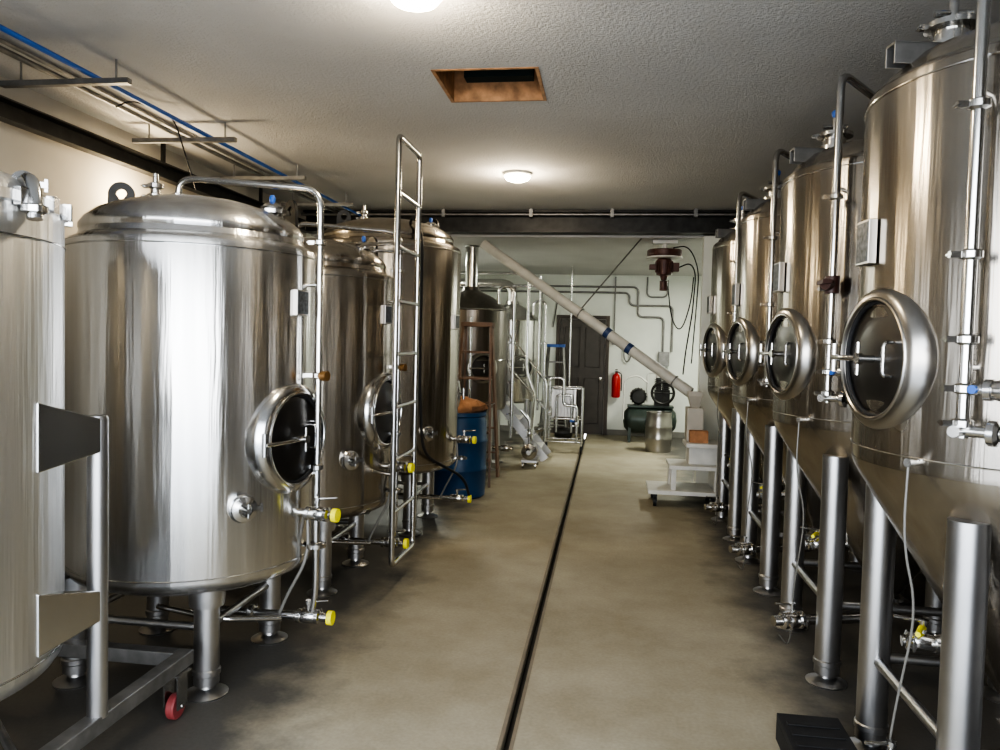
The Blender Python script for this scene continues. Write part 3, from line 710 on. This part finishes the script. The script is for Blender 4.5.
m = M(); m.tube([(.17, 0, 2.52), (.30, 0, 2.58), (.36, -.05, 2.45), (.33, -.1, 2.0), (.25, -.3, 1.55), (.20, -.6, 1.3)], .008, .12, 8); m.tube([(.1, .02, 2.75), (.28, .02, 2.78), (.40, .0, 2.5), (.38, 0, 2.0), (.38, .3, 1.4)], .007, .15, 8); m.tube([(.05, 0, 2.3), (.1, -.05, 1.9), (.2, -.2, 1.75), (.3, -.2, 2.1), (.33, -.1, 2.4)], .007, .2, 8); m.obj('power_cable', BLK, e)

e = empty('malt_mill_cart', (.78, 7.9, 0))
m = M(); m.box((-.34, -.27, .13), (.36, .27, .17)); m.box((-.14, -.24, .38), (.36, .24, .42)); m.box((.02, -.2, .60), (.36, .2, .64))
m.box((.06, -.1, .42), (.34, .2, .6)); m.box((-.12, .08, .17), (-.07, .22, .38)); m.box((.3, -.22, .17), (.35, .22, .38)); m.box((-.12, -.22, .17), (-.07, -.12, .38))
m.obj('cart_shelves', WHITEP, e, False, .004)
m = M(); m.box((.04, .0, .64), (.2, .22, .98)); m.lathe([(.06, .98), (.10, 1.10), (.10, 1.14)], 4, Matrix.Translation((.12, .11, 0)) @ Matrix.Rotation(rad(45), 4, 'Z')); m.obj('mill_housing', simple('cream_painted_steel', (.44, .41, .35), .5, 0, .1, 6), e, False, .004)
m = M(); m.box((.06, -.12, .64), (.24, -.02, .76)); m.obj('cardboard_box', SACK, e, False, .003)
m = M()
for x in (-.27, .29):
    for y in (-.2, .2): m.cyl((x-.015, y, .05), (x+.015, y, .05), .05); m.box((x-.02, y-.02, .05), (x+.02, y+.02, .13))
m.obj('casters', BLK, e)

# ------------------------------------------------------------------ compressor, keg
e = empty('air_compressor', (.72, 12.8, 0)); e.scale = (1.1, 1.0, 1.1)
m = M(); m.lathe([(0, -.40), (.12, -.38), (.19, -.32), (.205, -.28), (.205, .28), (.19, .32), (.12, .38), (0, .40)], 32, axm((0, 0, .34), (1, 0, 0)))
for x in (-.3, .3):
    for y in (-.14, .14): m.box((x-.02, y-.02, 0), (x+.02, y+.02, .25))
m.box((-.34, -.14, .53), (.34, .14, .56)); m.obj('receiver_tank', GREEN, e)
m = M(); m.lathe([(0, -.17), (.09, -.17), (.115, -.14), (.12, .14), (.1, .17), (0, .17)], 28, axm((-.18, 0, .69), (0, 1, 0)))
for i in range(16):
    q = 2*math.pi*i/16; m.box((.11, -.004, -.12), (.13, .004, .12), axm((-.18, 0, .69), (0, 1, 0)) @ Matrix.Rotation(q, 4, 'Z'))
m.box((.06, -.09, .56), (.28, .12, .80)); m.box((.08, -.07, .80), (.15, .1, .98)); m.box((.19, -.07, .80), (.26, .1, .98))
for i in range(6): m.box((.06, -.09, .82+i*.025), (.28, .12, .828+i*.025))
m.ring((.17, -.19, .76), (0, 1, 0), .16, .02, 32); m.tube([(.17, -.19, .60), (.17, -.19, .92)], .012); m.tube([(.01, -.19, .76), (.33, -.19, .76)], .012)
m.obj('motor_pump_and_flywheel', DARKST, e)
m = M(); m.tube([(.2, .05, .98), (.2, .05, 1.05), (-.05, .05, 1.05), (-.05, .05, .6)], .014, .05); m.cyl((.12, 0, .98), (.12, 0, 1.08), .05); m.cyl((.23, 0, .98), (.23, 0, 1.06), .04); m.tube([(-.40, -.18, .35), (-.40, -.18, .95), (-.2, -.18, 1.02), (-.05, -.18, .9)], .012, .1); m.obj('air_lines_and_filters', WHITEP, e)
e = empty('beer_keg', (.80, 11.75, 0))
M().lathe([(.15, .0), (.19, .0), (.195, .02), (.19, .06), (.197, .1), (.2, .18), (.205, .2), (.2, .22), (.2, .36), (.205, .38), (.2, .4), (.195, .48), (.185, .53), (.19, .56), (.19, .6), (.18, .6), (.175, .54), (.1, .56), (.04, .565), (.035, .6), (0, .6)], 40).obj('keg_body', COLLAR, e)

# dark low step by the fermenters, bottom right
e = empty('black_step_stool', (.85, 2.83, 0))
m = M(); m.box((-.12, -.42, .08), (.12, .36, .11)); m.box((-.12, -.42, 0), (-.09, .36, .08)); m.box((.09, -.42, 0), (.12, .36, .08)); m.box((-.09, .33, 0), (.09, .36, .08))
for i in range(9): m.box((-.10, -.38+i*.08, .11), (.10, -.35+i*.08, .114))
m.obj('stool_body', BLK, e, False, .004)

# ------------------------------------------------------------------ daylight
wd = D.worlds.new('sky'); SC.world = wd; wd.use_nodes = True
nt = wd.node_tree; bg = nt.nodes['Background']
tc = nt.nodes.new('ShaderNodeTexCoord'); sp = nt.nodes.new('ShaderNodeSeparateXYZ'); nt.links.new(tc.outputs['Generated'], sp.inputs[0])
cr = nt.nodes.new('ShaderNodeValToRGB'); nt.links.new(sp.outputs['Z'], cr.inputs['Fac'])
cr.color_ramp.elements[0].position = 0.0; cr.color_ramp.elements[0].color = (.96, .98, 1, 1)
cr.color_ramp.elements[1].position = 0.6; cr.color_ramp.elements[1].color = (.38, .45, .56, 1)
nt.links.new(cr.outputs['Color'], bg.inputs[0]); bg.inputs[1].default_value = 18.0
pl = D.lights.new('doorway_portal', 'AREA'); pl.shape = 'RECTANGLE'; pl.size = ox1-ox0; pl.size_y = oz; pl.cycles.is_portal = True
po = D.objects.new('doorway_portal', pl); po.location = ((ox0+ox1)/2, YF-.16, oz/2); po.rotation_euler = (rad(90), 0, 0); COL.objects.link(po)

# ------------------------------------------------------------------ camera
cam = D.cameras.new('camera'); co = D.objects.new('camera', cam); COL.objects.link(co)
cam.sensor_width = 36; cam.lens = 27.36; cam.clip_start = .05
co.matrix_world = Matrix.Translation((0, 0, 1.6)) @ Matrix.Rotation(rad(8.03), 4, 'Z') @ Matrix.Rotation(rad(90-2.47), 4, 'X') @ Matrix.Rotation(rad(1.4), 4, 'Z')
SC.camera = co
try:
    SC.view_settings.view_transform = 'AgX'; SC.view_settings.look = 'AgX - High Contrast'
    SC.view_settings.exposure = -0.95
except Exception as ex: print(ex)
